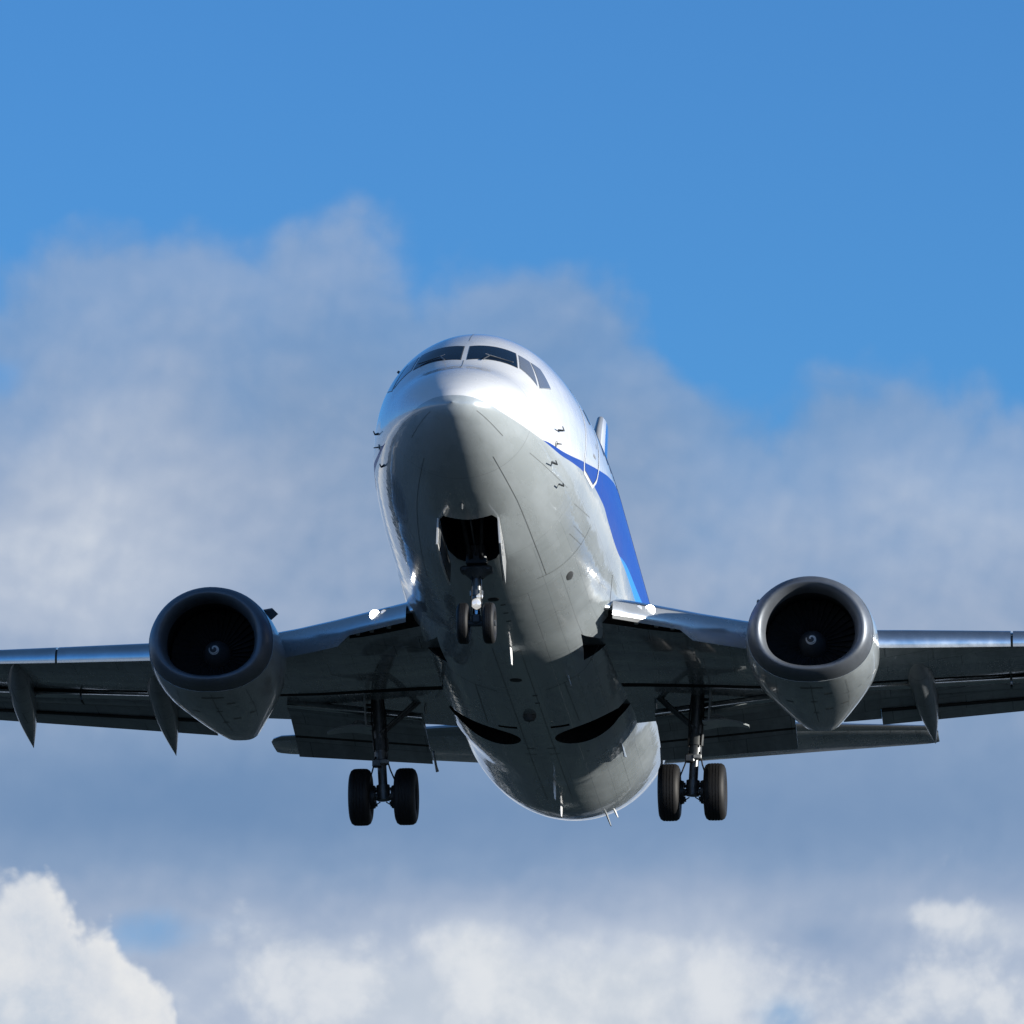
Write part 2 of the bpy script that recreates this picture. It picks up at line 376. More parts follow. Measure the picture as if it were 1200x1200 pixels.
def pchip(x, y):
    x = np.array(x, float); y = np.array(y, float); h = np.diff(x); d = np.diff(y) / h; m = np.zeros(len(x))
    for i in range(1, len(x) - 1):
        if d[i - 1] * d[i] > 0:
            w1 = 2 * h[i] + h[i - 1]; w2 = h[i] + 2 * h[i - 1]; m[i] = (w1 + w2) / (w1 / d[i - 1] + w2 / d[i])
    m[0] = d[0]; m[-1] = d[-1]
    def f(t):
        t = np.asarray(t, float); i = np.clip(np.searchsorted(x, t) - 1, 0, len(x) - 2); s = (t - x[i]) / h[i]
        return (1 + 2 * s) * (1 - s) ** 2 * y[i] + s * (1 - s) ** 2 * h[i] * m[i] + s * s * (3 - 2 * s) * y[i + 1] + s * s * (s - 1) * h[i] * m[i + 1]
    return f

# ------------------------------------------------------------------ ground
from mathutils import noise as mnoise
g = MB()
N = 320
rr = [12, 30, 60, 90, 120, 140] + [150 * 1.045 ** k for k in range(44)] + [1250, 1700, 2600, 4500, 9000, 18000, 30000]
def height(x, y, r):
    k = max(0, min(1, (r - 150) / 120)) * max(0, min(1, (1500 - r) / 500))      # flat strip, then unseen hummocks added for a jagged horizon in hull reflections
    h = mnoise.fractal((x / 55, y / 55, 2.3), 1.0, 2.0, 5) * 9 + 1.5
    return k * max(0, min(9, h))
for r in rr:
    for j in range(N):
        a = 2 * math.pi * (j + .5 * (rr.index(r) % 2)) / N; x, y = r * math.cos(a), r * math.sin(a)
        g.v.append((x, y, height(x, y, r)))
g.v.append((0, 0, 0)); cidx = len(g.v) - 1
for j in range(N): g.quad((cidx, j, (j + 1) % N), 'ground')
for i in range(len(rr) - 1):
    for j in range(N): g.quad((i * N + j, (i + 1) * N + j, (i + 1) * N + (j + 1) % N, i * N + (j + 1) % N), 'ground')
go = g.build('ground', angle=60); go['kind'] = 'structure'

# ------------------------------------------------------------------ the aeroplane
# axes: +x to the photo's right (port side), +y aft from the nose tip, +z up, z = 0 near the widest line of the cabin
air = bpy.data.objects.new('airliner', None); col.objects.link(air)
air.empty_display_size = 4; air.matrix_world = A_MAT
air['label'] = 'white twin-jet airliner with blue stripe and grey belly, wheels down, head-on against clouds'
air['category'] = 'airliner'

ftop = pchip([0, .05, .2, .5, 1, 1.5, 2.0, 2.5, 3.0, 3.6, 4.5, 5.5, 7, 9, 20, 24, 27, 29.5, 31], [-.60, -.46, -.30, -.08, .2, .42, .76, 1.08, 1.33, 1.53, 1.70, 1.80, 1.86, 1.88, 1.88, 1.86, 1.78, 1.55, 1.2])
fbot = pchip([0, .05, .2, .5, 1, 2, 3, 4, 5, 6.5, 9, 18, 20.5, 21.5, 22.5, 24, 26, 28, 30, 31], [-.60, -.72, -.86, -1.06, -1.3, -1.63, -1.84, -1.98, -2.07, -2.12, -2.13, -2.2, -2.17, -2.07, -1.90, -1.55, -.9, -.2, .5, .8])
fwid = pchip([0, .05, .2, .5, 1, 2, 3, 4, 5, 6, 7, 8, 9.5, 20, 22, 24, 26, 28, 30, 31], [0.002, .2, .42, .68, .95, 1.28, 1.48, 1.62, 1.71, 1.78, 1.83, 1.86, 1.88, 1.88, 1.86, 1.72, 1.45, 1.08, .6, .3])
fcen = pchip([0, 1, 2, 4, 7, 20, 24, 28, 31], [-.60, -.5, -.4, -.25, -.08, -.05, .35, .8, 1.05])
fnlo = pchip([0, 8.6, 10.6, 16.2, 18.6, 31], [2, 2, 2.5, 2.5, 2, 2])     # wing-body fairing squares off the lower half
def surf(y, th):
    t, b_, w, c = float(ftop(y)), float(fbot(y)), float(fwid(y)), float(fcen(y)); n = float(fnlo(y))
    s, cc = math.sin(th), math.cos(th)
    if cc >= 0: return Vector((w * s, y, c + (t - c) * cc))
    k = 2 / n
    return Vector((w * math.copysign(abs(s) ** k, s), y, c - (c - b_) * abs(cc) ** k))
def snorm(y, th):
    e = 1e-3
    a = surf(min(y + e, 30.9), th) - surf(max(y - e, 1e-4), th); q = surf(y, th + e) - surf(y, th - e)
    return a.cross(q).normalized() * -1
def theta(x, y, z):
    t, b_, w, c = float(ftop(y)), float(fbot(y)), float(fwid(y)), float(fcen(y))
    a = (t - c) if z >= c else (c - b_)
    if z < c:
        n = float(fnlo(y)); k = n / 2
        return math.atan2(math.copysign(abs(x / w) ** k, x), -abs((z - c) / a) ** k)
    return math.atan2(x / w, (z - c) / a)
def onhull(p, off=0.0):
    th = theta(*p); q = surf(p[1], th); n = snorm(p[1], th)
    if n.dot(q - Vector((0, p[1], float(fcen(p[1]))))) < 0: n = -n
    return q + n * off, n
def hull_yz(y, z, side, off=0.0):
    """point on the hull at station y and height z"""
    t, b_, w, c = float(ftop(y)), float(fbot(y)), float(fwid(y)), float(fcen(y))
    if z >= c: x = w * math.sqrt(max(0, 1 - ((z - c) / (t - c)) ** 2))
    else: n = float(fnlo(y)); x = w * max(0, 1 - abs((z - c) / (c - b_)) ** n) ** (1 / n)
    return onhull((side * max(x, 1e-3), y, z), off)

f = MB()
NS = 128
ys = sorted(set([round(q, 5) for q in list(.0004 + (np.linspace(0, 1, 60) ** 2) * 5.0) + list(np.linspace(5.1, 30.6, 150)) + [30.9, 31.0]]))
# hide the seam of the loop on the crown
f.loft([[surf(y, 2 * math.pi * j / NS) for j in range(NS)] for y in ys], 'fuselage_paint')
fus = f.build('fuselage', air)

# cut the nose-wheel bay, main wheel wells, cooling-air inlets
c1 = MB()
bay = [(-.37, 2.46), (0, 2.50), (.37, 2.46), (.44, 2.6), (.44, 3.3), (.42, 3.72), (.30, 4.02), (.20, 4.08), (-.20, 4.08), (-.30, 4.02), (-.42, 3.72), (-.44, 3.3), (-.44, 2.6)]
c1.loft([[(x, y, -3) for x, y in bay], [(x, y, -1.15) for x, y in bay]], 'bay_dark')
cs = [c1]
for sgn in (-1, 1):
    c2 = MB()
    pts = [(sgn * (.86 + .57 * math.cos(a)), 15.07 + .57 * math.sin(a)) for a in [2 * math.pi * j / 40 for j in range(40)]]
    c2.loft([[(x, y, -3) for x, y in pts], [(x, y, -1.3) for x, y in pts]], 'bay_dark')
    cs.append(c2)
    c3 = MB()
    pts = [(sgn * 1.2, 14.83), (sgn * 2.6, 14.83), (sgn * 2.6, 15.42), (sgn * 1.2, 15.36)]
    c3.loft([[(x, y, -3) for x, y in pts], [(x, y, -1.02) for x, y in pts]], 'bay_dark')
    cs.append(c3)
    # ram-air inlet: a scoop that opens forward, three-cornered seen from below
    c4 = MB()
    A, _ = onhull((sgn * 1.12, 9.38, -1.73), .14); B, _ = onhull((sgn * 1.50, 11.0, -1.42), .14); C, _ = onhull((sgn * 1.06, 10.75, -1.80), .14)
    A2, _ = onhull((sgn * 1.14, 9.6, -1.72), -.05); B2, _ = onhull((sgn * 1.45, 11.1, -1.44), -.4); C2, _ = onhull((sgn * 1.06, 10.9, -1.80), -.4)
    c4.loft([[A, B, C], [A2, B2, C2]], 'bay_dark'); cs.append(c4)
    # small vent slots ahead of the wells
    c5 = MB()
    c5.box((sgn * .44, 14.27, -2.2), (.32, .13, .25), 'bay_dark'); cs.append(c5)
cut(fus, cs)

def hull_patch(name, corners, parent, mat, off, nu=10, nv=6, thick=True):
    """pane that follows the hull: corners = 4 points (x,y,z), lofted bilinearly and pressed on the skin"""
    P = [Vector(q) for q in corners]; b_ = MB(); base = 0
    def pt(i, j, o):
        u, v = i / nu, j / nv
        q = P[0] * (1 - u) * (1 - v) + P[1] * u * (1 - v) + P[2] * u * v + P[3] * (1 - u) * v
        return onhull(q, o)[0]
    rows = [[pt(i, j, off) for i in range(nu + 1)] for j in range(nv + 1)]
    b_.loft(rows, mat, (False, False), closed=False)
    # rim down to the skin
    rim = [(i, 0) for i in range(nu)] + [(nu, j) for j in range(nv)] + [(i, nv) for i in range(nu, 0, -1)] + [(0, j) for j in range(nv, 0, -1)]
    b_.loft([[pt(i, j, off) for i, j in rim], [pt(i, j, -.02) for i, j in rim]], mat, (False, False))
    return b_.build(name, parent, angle=50)

def grow(c, k):
    P = [Vector(q) for q in c]; m = sum(P, Vector()) / len(P)
    return [q + (q - m).normalized() * k for q in P]

for sgn in (1, -1):
    w1 = [(.055, 2.27, .94), (.715, 2.51, .885), (.795, 1.97, .50), (.055, 1.735, .57)]
    w2 = [(.765, 2.50, .84), (.92, 2.57, .755), (1.10, 2.02, .22), (.835, 2.03, .505)]
    w3 = [(.945, 2.59, .745), (1.075, 2.73, .68), (1.25, 2.58, .33), (1.125, 2.06, .185)]
    for k, w in enumerate((w1, w2, w3)):
        w = [(sgn * x, y, z) for x, y, z in w]
        fr = hull_patch('cockpit_window', grow(w, .022), fus, 'window_rim' if k == 0 else 'seal_grey', .003)
        hull_patch('window_pane', w, fus, 'glass_dark' if k == 0 else 'glass_side', .007)
    # wiper lying on the lower edge of the windscreen
    wi = MB()
    a, _ = onhull((sgn * .28, 1.74, .50), .03); b2, _ = onhull((sgn * .36, 1.93, .62), .03); c_, _ = onhull((sgn * .70, 2.00, .56), .03)
    wi.tube([a, b2], .011, 'gear_steel', 8); wi.tube([b2 + (a - b2) * .1, c_], .009, 'gear_steel', 8)
    wi.tube([b2 - (c_ - b2) * .2, b2 + (c_ - b2) * 1.05], .006, 'frame_metal', 6)
    wi.build('wiper', fus)

def hull_strip(b_, path, width, mat, off, side=1, sub=6):
    """flat strip laid on the hull along a path of (y,z)"""
    P = []
    for i in range(len(path) - 1):
        for k in range(sub): 
            t = k / sub; P.append((path[i][0] * (1 - t) + path[i + 1][0] * t, path[i][1] * (1 - t) + path[i + 1][1] * t))
    P.append(path[-1])
    C_ = [hull_yz(y, z, side, off) for y, z in P]
    L = []; Rr = []
    for i, (q, n) in enumerate(C_):
        t = (C_[min(i + 1, len(C_) - 1)][0] - C_[max(i - 1, 0)][0]).normalized(); sx = n.cross(t).normalized() * (width / 2)
        L.append(q + sx); Rr.append(q - sx)
    b_.loft([L, Rr], mat, (False, False), closed=False)

# forward cabin door: pale surround, fine gap, handle and small window
def rounded(path, r=.12, n=4):
    out = [path[0]]
    for i in range(1, len(path) - 1):
        p0, p1, p2 = [Vector((*q, 0)) for q in path[i - 1:i + 2]]
        a = p1 + (p0 - p1).normalized() * r; c = p1 + (p2 - p1).normalized() * r
        for k in range(n + 1):
            t = k / n; q = a * (1 - t) ** 2 + p1 * 2 * t * (1 - t) + c * t * t; out.append((q.x, q.y))
    return out + [path[-1]]
dpath = [(5.15, 1.02), (4.75, .48), (4.42, 0), (4.22, -.36), (4.30, -.52), (5.16, -.53), (5.44, -.36), (5.75, .1), (6.02, .54), (6.25, .9), (6.0, 1.15), (5.4, 1.13), (5.15, 1.02)]
for sgn in (1, -1):
    d = MB()
    hull_strip(d, rounded(dpath, .06, 3), .062, 'door_trim', .004, sgn)
    hull_strip(d, rounded([((y - 5.2) * .93 + 5.2, (z - .3) * .955 + .3) for y, z in dpath], .06, 3), .013, 'line_dark', .006, sgn)
    hull_strip(d, [(5.12, -.02), (5.32, -.02)], .05, 'seal_grey', .006, sgn, 3)
    hull_strip(d, [(5.55, .20), (5.62, .30)], .04, 'seal_grey', .006, sgn, 3)
    dr = d.build('cabin_door', fus, smooth=False)
    hull_patch('door_window', [hull_yz(y, z, sgn)[0] for y, z in ((5.42, .80), (5.66, .80), (5.66, .62), (5.42, .62))], fus, 'glass_dark', .006, 4, 4)

# cabin windows, seen only edge-on down the lit side
proto = {}
for sgn in (1, -1):
    for k in range(24):
        y = 6.66 + k * .508
        b_ = MB(); q = [hull_yz(y + .12 * math.copysign(abs(math.cos(a)) ** .6, math.cos(a)), .575 + .18 * math.copysign(abs(math.sin(a)) ** .6, math.sin(a)), sgn, .004)[0] for a in [2 * math.pi * j / 16 for j in range(16)]]
        q2 = [hull_yz(y + .12 * math.copysign(abs(math.cos(a)) ** .6, math.cos(a)), .575 + .18 * math.copysign(abs(math.sin(a)) ** .6, math.sin(a)), sgn, -.01)[0] for a in [2 * math.pi * j / 16 for j in range(16)]]
        b_.loft([q2, q], 'cabin_glass'); b_.build('cabin_window', fus)

# access-panel seams that show on the lit nose and belly
pl = MB()
def seam3(pts, w=.012, mat='line_dark', off=.003):
    P = []
    for i in range(len(pts) - 1):
        for k in range(8): P.append(Vector(pts[i]).lerp(Vector(pts[i + 1]), k / 8))
    P.append(Vector(pts[-1])); C_ = [onhull(q, off) for q in P]; L = []; Rr = []
    for i, (q, n) in enumerate(C_):
        t = (C_[min(i + 1, len(C_) - 1)][0] - C_[max(i - 1, 0)][0]).normalized(); sx = n.cross(t).normalized() * (w / 2)
        L.append(q + sx); Rr.append(q - sx)
    pl.loft([L, Rr], mat, (False, False), closed=False)
seam3([(.52, 1.01, -1.17), (.66, 1.7, -1.35), (.77, 2.38, -1.49), (.87, 4.0, -1.68), (.94, 5.66, -1.8)], .008, 'line_soft')
seam3([(1.6, 5.9, -.97), (1.42, 5.88, -1.36), (1.2, 5.8, -1.6), (.94, 5.66, -1.8), (.80, 5.57, -1.87)], .012)
seam3([(.34, .17, -.69), (.69, .78, -.92)], .008, 'line_soft')
seam3([(-.34, .17, -.69), (-.69, .78, -.92)], .008, 'line_soft')
seam3([(-.52, 1.01, -1.17), (-.66, 1.7, -1.35), (-.77, 2.38, -1.49), (-.87, 4.0, -1.68), (-.94, 5.66, -1.8)], .008, 'line_soft')
seam3([(0.0, 1.28, .33), (0.0, 1.7, .53)], .010, 'line_soft')
seam3([(0.0, 2.55, 1.1), (0.0, 4.2, 1.66)], .008, 'line_soft')
for a, c in (((1.43, 4.3, -1.0), (1.62, 5.6, -.9)), ((1.40, 4.9, -1.2), (1.52, 5.9, -1.14)), ((1.34, 4.95, -1.32), (1.47, 5.95, -1.25)), ((1.0, 1.6, -.95), (1.40, 3.6, -.95))):
    seam3([a, c], .007, 'line_soft')
for sgn in (-1, 1):   # joints in the belly fairing
    seam3([(sgn * 1.75, 9.0, -.95), (sgn * 1.5, 10.2, -1.5), (sgn * 1.1, 11.3, -1.95), (sgn * .4, 11.8, -2.13)], .012, 'line_dark')
    seam3([(sgn * .75, 11.6, -2.1), (sgn * .78, 14.2, -2.1)], .012, 'line_soft'); seam3([(sgn * .22, 9, -2.12), (sgn * .22, 21, -2.15)], .010, 'line_soft')
    seam3([(sgn * .25, 15.7, -2.2), (sgn * .1, 15.72, -2.2)], .03, 'line_soft'); seam3([(sgn * .3, 16.1, -2.2), (sgn * .1, 16.12, -2.2)], .02, 'line_soft')
for y in (6.3, 6.8, 7.3, 9.2, 12.1, 12.6):
    seam3([(.16, y, -2.12), (.24, y, -2.12)], .05, 'line_dark')
pl.build('panel_seam', fus, smooth=False)

# probes, drains, beacons and aerials
def probe(p, dirn, arm=.10, length=.22):
    q, n = onhull(p, -.01); b_ = MB(); t = Vector(dirn).normalized()
    e = q + n * arm - t * .02
    b_.tube([q, q + n * arm * .8 + t * -.05, e - t * .03], [.022, .016, .013], 'gear_paint', 8)
    b_.tube([e - t * .05, e + t * length], [.012, .009], 'gear_steel', 8)
    b_.build('pitot_probe', fus)
for sgn in (1, -1):
    probe((sgn * 1.33, 2.45, -.37), (0, -1, -.05), .10 if sgn > 0 else .065, .22 if sgn > 0 else .17); probe((sgn * 1.28, 2.45, -.87), (0, -1, -.05), .10 if sgn > 0 else .065, .22 if sgn > 0 else .17)
    b_ = MB(); q, n = onhull((sgn * 1.34, 2.42, -.59), -.01); b_.tube([q, q + n * .10], [.014, .008], 'gear_paint', 8)
    b_.lathe(q, n, [(0.0, .0), (.018, .05), (.022, .045), (.024, .0)], 'seal_grey', 16); b_.build('vane', fus)
b_ = MB(); q, n = onhull((1.34, 3.15, -1.03), -.01); b_.tube([q, q + n * .10], .014, 'gear_paint', 8); b_.tube([q + n * .1, q + n * .1 + Vector((0, -.16, 0))], .010, 'gear_steel', 8); b_.build('temperature_probe', fus)
b_ = MB(); q, n = onhull((-1.2, 3.6, .95), -.01); b_.tube([q, q + n * .06], [.03, .02], 'gear_paint', 8); b_.build('ice_probe', fus)
def blade(y, x, h, chord, mat='white_mark', rake=.35, thick=.022):
    q, n = onhull((x, y, float(fbot(y))), -.01); b_ = MB()
    def ring(k, c, off, th): 
        p = q + n * (h * k); return [p + Vector((sx * th, off + sy * c, 0)) for sx, sy in ((0, -.5), (1, -.2), (.8, .2), (0, .5), (-.8, .2), (-1, -.2))]
    b_.loft([ring(0, chord, 0, thick), ring(.6, chord * .75, h * rake * .6, thick * .8), ring(1, chord * .5, h * rake, thick * .5)], mat)
    b_.build('blade_antenna', fus)
blade(9.0, .08, .27, .36); blade(11.3, .86, .17, .24); blade(18.2, 0.02, .30, .40); blade(20.1, -.02, .20, .3); blade(2.02, -.04, .09, .14, 'gear_paint')
blade(22.6, .62, .20, .18, 'seal_grey', .8); blade(22.9, .78, .12, .10, 'white_mark', .6)
def disc(p, r, ry, mat, name):
    q, n = onhull(p, .0); b_ = MB(); t = Vector((0, 1, 0)); t = (t - n * t.dot(n)).normalized(); u = n.cross(t)
    ring = lambda k, o: [q + n * o + (u * math.cos(a) * r + t * math.sin(a) * ry) * k for a in [2 * math.pi * j / 20 for j in range(20)]]
    b_.loft([ring(1, -.01), ring(1, .004), ring(.8, .008)], mat); b_.build(name, fus)
disc((1.23, 6.56, -1.58), .07, .19, 'line_dark', 'outflow_vent'); disc((.08, 5.95, -2.11), .09, .10, 'black_mark', 'drain_port'); disc((-.02, 11.05, -2.15), .10, .12, 'black_mark', 'drain_port')
b_ = MB(); b_.lathe((0, 13.4, float(fbot(13.4)) + .01), (0, 0, -1), [(0, .11), (.05, .11), (.10, .08), (.13, .0)], 'gear_paint', 18); b_.build('beacon', fus)
# inner fairing fin standing aft of the port wheel well
b_ = MB()
q0, n0 = onhull((1.22, 17.1, -1.72), -.02); q1, _ = onhull((1.26, 17.9, -1.70), -.02)
b_.slab([q0, q1, q1 + Vector((.04, .05, -.16)), q0 + Vector((.03, .25, -.20))], (.015, 0, .004), 'grey_paint'); b_.build('strake', fus)

# ------------------------------------------------------------------ wings
ST = [  # x, y of leading edge, z, chord, t/c, incidence
    (1.0, 9.05, -1.34, 7.9, .110, 1.0), (1.5, 9.45, -1.325, 7.5, .112, 1.0), (1.88, 9.80, -1.31, 7.1, .115, 1.0), (2.4, 10.25, -1.30, 6.6, .118, 1.0), (3.0, 10.75, -1.295, 6.05, .12, 1.0), (3.7, 11.32, -1.28, 5.45, .125, 1.0),
    (4.83, 12.12, -1.235, 4.70, .125, .8), (5.9, 12.68, -1.115, 4.32, .118, .6), (8.2, 13.92, -.84, 3.70, .110, .3), (11, 15.40, -.50, 2.75, .10, 0), (14.2, 17.1, -.12, 1.75, .10, -.5), (14.42, 17.4, -.09, 1.35, .08, -.5)]
STA = np.array(ST)
def station(x): return [float(np.interp(x, STA[:, 0], STA[:, k])) for k in range(1, 6)]
XC = [0, .002, .006, .013, .025, .045, .07, .11, .17, .25, .35, .44, .51, .57, .61]
def foil(x, xc, upper):
    y0, z0, c, t, inc = station(x)
    th = 5 * t * (.2969 * math.sqrt(xc) - .1260 * xc - .3516 * xc ** 2 + .2843 * xc ** 3 - .1015 * xc ** 4)
    cam = .018 * (1 - (1 - xc) ** 2) - .02 * xc ** 3 if True else 0
    zz = (cam + (th if upper else -th * .72)) * c
    a = R_(inc)
    return (y0 + xc * c * math.cos(a) + zz * math.sin(a), z0 + zz * math.cos(a) - xc * c * math.sin(a))
def section(x, sgn, xmax=1.0):
    xs = [q for q in XC] + [xmax] if xmax > .61 else XC
    up = [(sgn * x, *foil(x, q, True)) for q in xs[::-1]]; lo = [(sgn * x, *foil(x, q, False)) for q in xs[1:]]
    return up + lo
def air_elem(b_, x0, le0, te0, x1, le1, te1, t, mat, sgn, lemat=None, nspan=6):
    """slim aerofoil body between two spanwise ends; le/te are (y,z)"""
    rings = []
    ch = [0, .01, .04, .1, .2, .35, .55, .8, 1.0]
    for i in range(nspan + 1):
        k = i / nspan; x = x0 + (x1 - x0) * k
        le = Vector((0, le0[0] + (le1[0] - le0[0]) * k, le0[1] + (le1[1] - le0[1]) * k)); te = Vector((0, te0[0] + (te1[0] - te0[0]) * k, te0[1] + (te1[1] - te0[1]) * k))
        d = te - le; c = d.length; d.normalize(); n = Vector((0, -d.z, d.y))
        def pt(q, s): 
            th = 5 * t * (.2969 * math.sqrt(q) - .1260 * q - .3516 * q * q + .2843 * q ** 3 - .1015 * q ** 4) + .002
            p = le + d * (c * q) + n * (c * (s * th * (1.0 if s > 0 else .55) + .05 * (q - q * q)))
            return (sgn * x, p.y, p.z)
        rings.append([pt(q, 1) for q in ch[::-1]] + [pt(q, -1) for q in ch[1:]])
    nle = len(ch)
    b_.loft(rings, mat, matf=(lambda i, j: lemat if lemat and nle - 4 <= j <= nle + 1 else mat))

for sgn in (1, -1):
    w = MB()
    xs_ = [1.0, 1.5, 1.88, 2.1, 2.4, 2.7, 3.0, 3.35, 3.7, 4.1, 4.5, 4.83, 5.3, 5.75, 6.3, 7, 7.6, 8.2, 9, 10, 10.7]
    nup = len(XC)
    def wm(i, j): return 'leading_edge_metal' if (nup - 8 <= j <= nup + 3 and xs_[i] < 5.75) else ('bay_dark' if j == 2 * nup - 2 else 'wing_grey')
    w.loft([section(x, sgn) for x in xs_], 'wing_grey', matf=wm)
    wing = w.build('wing', air, angle=40)
    k1 = MB()   # open Krueger-flap slot under the inboard leading edge
    P = []
    for x, xc0, xc1, dz in ((1.45, .004, .055, 0), (1.9, .004, .056, 0), (2.15, .005, .056, 0), (2.5, .006, .052, 0), (2.74, .008, .045, 0)):
        a = foil(x, xc0, False); c_ = foil(x, xc1, False)
        P.append([(sgn * x, a[0] - .05, a[1] - .10), (sgn * x, c_[0] + .05, c_[1] - .15), (sgn * x, c_[0], c_[1] + .12), (sgn * x, a[0] + .02, a[1] + .10)])
    k1.loft(P, 'bay_dark')
    k2 = MB()   # lamp recess in the wing root
    y0, z0 = foil(2.25, .0, True)
    k2.box((sgn * 2.19, y0 + .0, z0 + .085), (.42, .62, .15), 'frame_metal', Euler((0, 0, sgn * R_(40))))
    cut(wing, [k1, k2])
    # tip panel outboard of the flaps, full chord
    t_ = MB(); t_.loft([section(x, sgn, 1.0) for x in (10.7, 11.5, 12.5, 13.5, 14.1, 14.42)], 'wing_grey'); t_.build('wing_tip', wing)
    # slot links hanging in the Krueger opening
    for x in (2.02, 2.33, 2.58):
        kr = MB(); a = foil(x, .03, False); kr.box((sgn * x, a[0] - .04, a[1] + .03), (.07, .16, .09), 'seal_grey', Euler((R_(-20), 0, 0)), .01)
        kr.build('krueger_hinge', wing)
    # drooped leading-edge flap along the inboard wing, its lower lip a crisp edge
    kf = MB(); rings = []
    for i in range(13):
        x = 1.68 + (4.15 - 1.68) * i / 12; c = 1.0 if x > 2.75 else .58
        y0, z0 = foil(x, 0, True)
        o_ = [(.03, .12), (-.045, .05), (-.085, -.05), (-.10, -.14), (-.095, -.24 * c - .01), (-.07, -.345 * c)]
        n_ = [(-.04, -.335 * c), (-.065, -.23 * c), (-.07, -.13), (-.055, -.03), (-.02, .04), (.05, .10)]
        rings.append([(sgn * x, y0 + a, z0 + b) for a, b in o_ + n_])
    kf.loft(rings, 'leading_edge_paint'); kf.build('krueger_flap', wing, angle=50)
    # lamp
    lm = MB(); y1, z1 = foil(2.28, .0, True)
    ctr = Vector((sgn * 2.245, y1 - .05, z1 + .05)); dirv = Vector((sgn * .02, -1, -.12))
    lm.lathe(ctr, dirv, [(-.06, .03), (-.02, .085), (.0, .092), (.012, .092)], 'chrome', 24); lm.lathe(ctr, dirv, [(.004, .086), (.02, .06), (.026, .0)], 'lamp_on', 24); lm.build('landing_light', wing)
    lm = MB(); ctr = Vector((sgn * 2.08, y1 - .18, z1 + .055)); lm.lathe(ctr, dirv, [(-.05, .02), (.0, .05), (.012, .05), (.02, .03), (.024, 0)], 'lamp_dim', 20); lm.build('turnoff_light', wing)
    # slats
    for (xa, xb) in ((5.72, 8.02), (8.06, 11.2), (11.24, 14.0)):
        s_ = MB(); rings = []
        for i in range(9):
            x = xa + (xb - xa) * i / 8
            y0, z0 = foil(x, 0, True); k = max(.6, min(1, station(x)[2] / 4.2))
            out = [(.36, .20), (.20, .175), (.08, .145), (-.02, .10), (-.085, .03), (-.115, -.05), (-.12, -.13), (-.105, -.205)]
            inn = [(-.08, -.20), (-.085, -.12), (-.08, -.04), (-.05, .02), (.02, .08), (.1, .12), (.22, .15)]
            out = [(sgn * x, y0 - .08 + a_ * k, z0 - .02 + c_ * k) for a_, c_ in out]; inn = [(sgn * x, y0 - .08 + a_ * k, z0 - .02 + c_ * k) for a_, c_ in inn]
            rings.append(out + inn)
        s_.loft(rings, 'leading_edge_metal', matf=lambda i, j: 'leading_edge_paint' if j < 2 else ('leading_edge_metal' if j < 8 else 'wing_grey'))
        s_.build('slat', wing, angle=45)
    # inboard flaps, three elements each
    e = MB(); air_elem(e, 1.98, (15.13, -1.75), (15.65, -1.83), 4.30, (15.20, -1.455), (15.72, -1.54), .46, 'flap_grey', sgn, 'chrome'); e.build('fore_flap', wing)
    e = MB(); air_elem(e, 1.98, (15.50, -1.76), (16.30, -1.95), 4.30, (15.58, -1.48), (16.40, -1.72), .15, 'flap_grey', sgn); e.build('main_flap', wing)
    e = MB(); air_elem(e, 1.98, (16.30, -1.935), (17.02, -2.12), 4.30, (16.40, -1.705), (17.10, -1.935), .13, 'flap_grey', sgn, 'rubber_and_slot_shade'); e.build('aft_flap', wing)  # black nose faces paint in the shaded slot behind the main flap
    # outboard flaps
    fo = lambda x: (15.35 + .27 * (x - 5.3), -1.29 + .107 * (x - 5.3))
    te = lambda x: (17.20 + .29 * (x - 5.3), -1.55 + .155 * (x - 5.3))
    def lerp(a, c, k): return (a[0] + (c[0] - a[0]) * k, a[1] + (c[1] - a[1]) * k)
    for xa, xb in ((5.15, 7.96), (8.0, 10.6)):
        e = MB(); air_elem(e, xa, fo(xa), lerp(fo(xa), te(xa), .36), xb, fo(xb), lerp(fo(xb), te(xb), .34), .46, 'flap_grey', sgn, 'chrome'); e.build('fore_flap', wing)
    def off(p, dz): return (p[0], p[1] + dz)
    e = MB(); air_elem(e, 5.15, off(lerp(fo(5.15), te(5.15), .26), .02), lerp(fo(5.15), te(5.15), .60), 10.6, off(lerp(fo(10.6), te(10.6), .26), .02), lerp(fo(10.6), te(10.6), .60), .16, 'flap_grey', sgn); e.build('main_flap', wing)
    e = MB(); air_elem(e, 5.75, off(lerp(fo(5.75), te(5.75), .58), -.02), te(5.75), 10.6, off(lerp(fo(10.6), te(10.6), .58), -.02), te(10.6), .13, 'flap_grey', sgn, 'rubber_and_slot_shade'); e.build('aft_flap', wing)  # nose coloured black as the slot's shade, no seal there
    e = MB(); air_elem(e, 5.1, off(lerp(fo(5.1), te(5.1), .52), .03), lerp(fo(5.1), te(5.1), .84), 5.745, off(lerp(fo(5.7), te(5.7), .52), .03), lerp(fo(5.7), te(5.7), .84), .13, 'flap_grey', sgn, 'rubber_and_slot_shade'); e.build('aft_flap', wing)  # inner stub, its nose darkened to carry on the painted slot shade
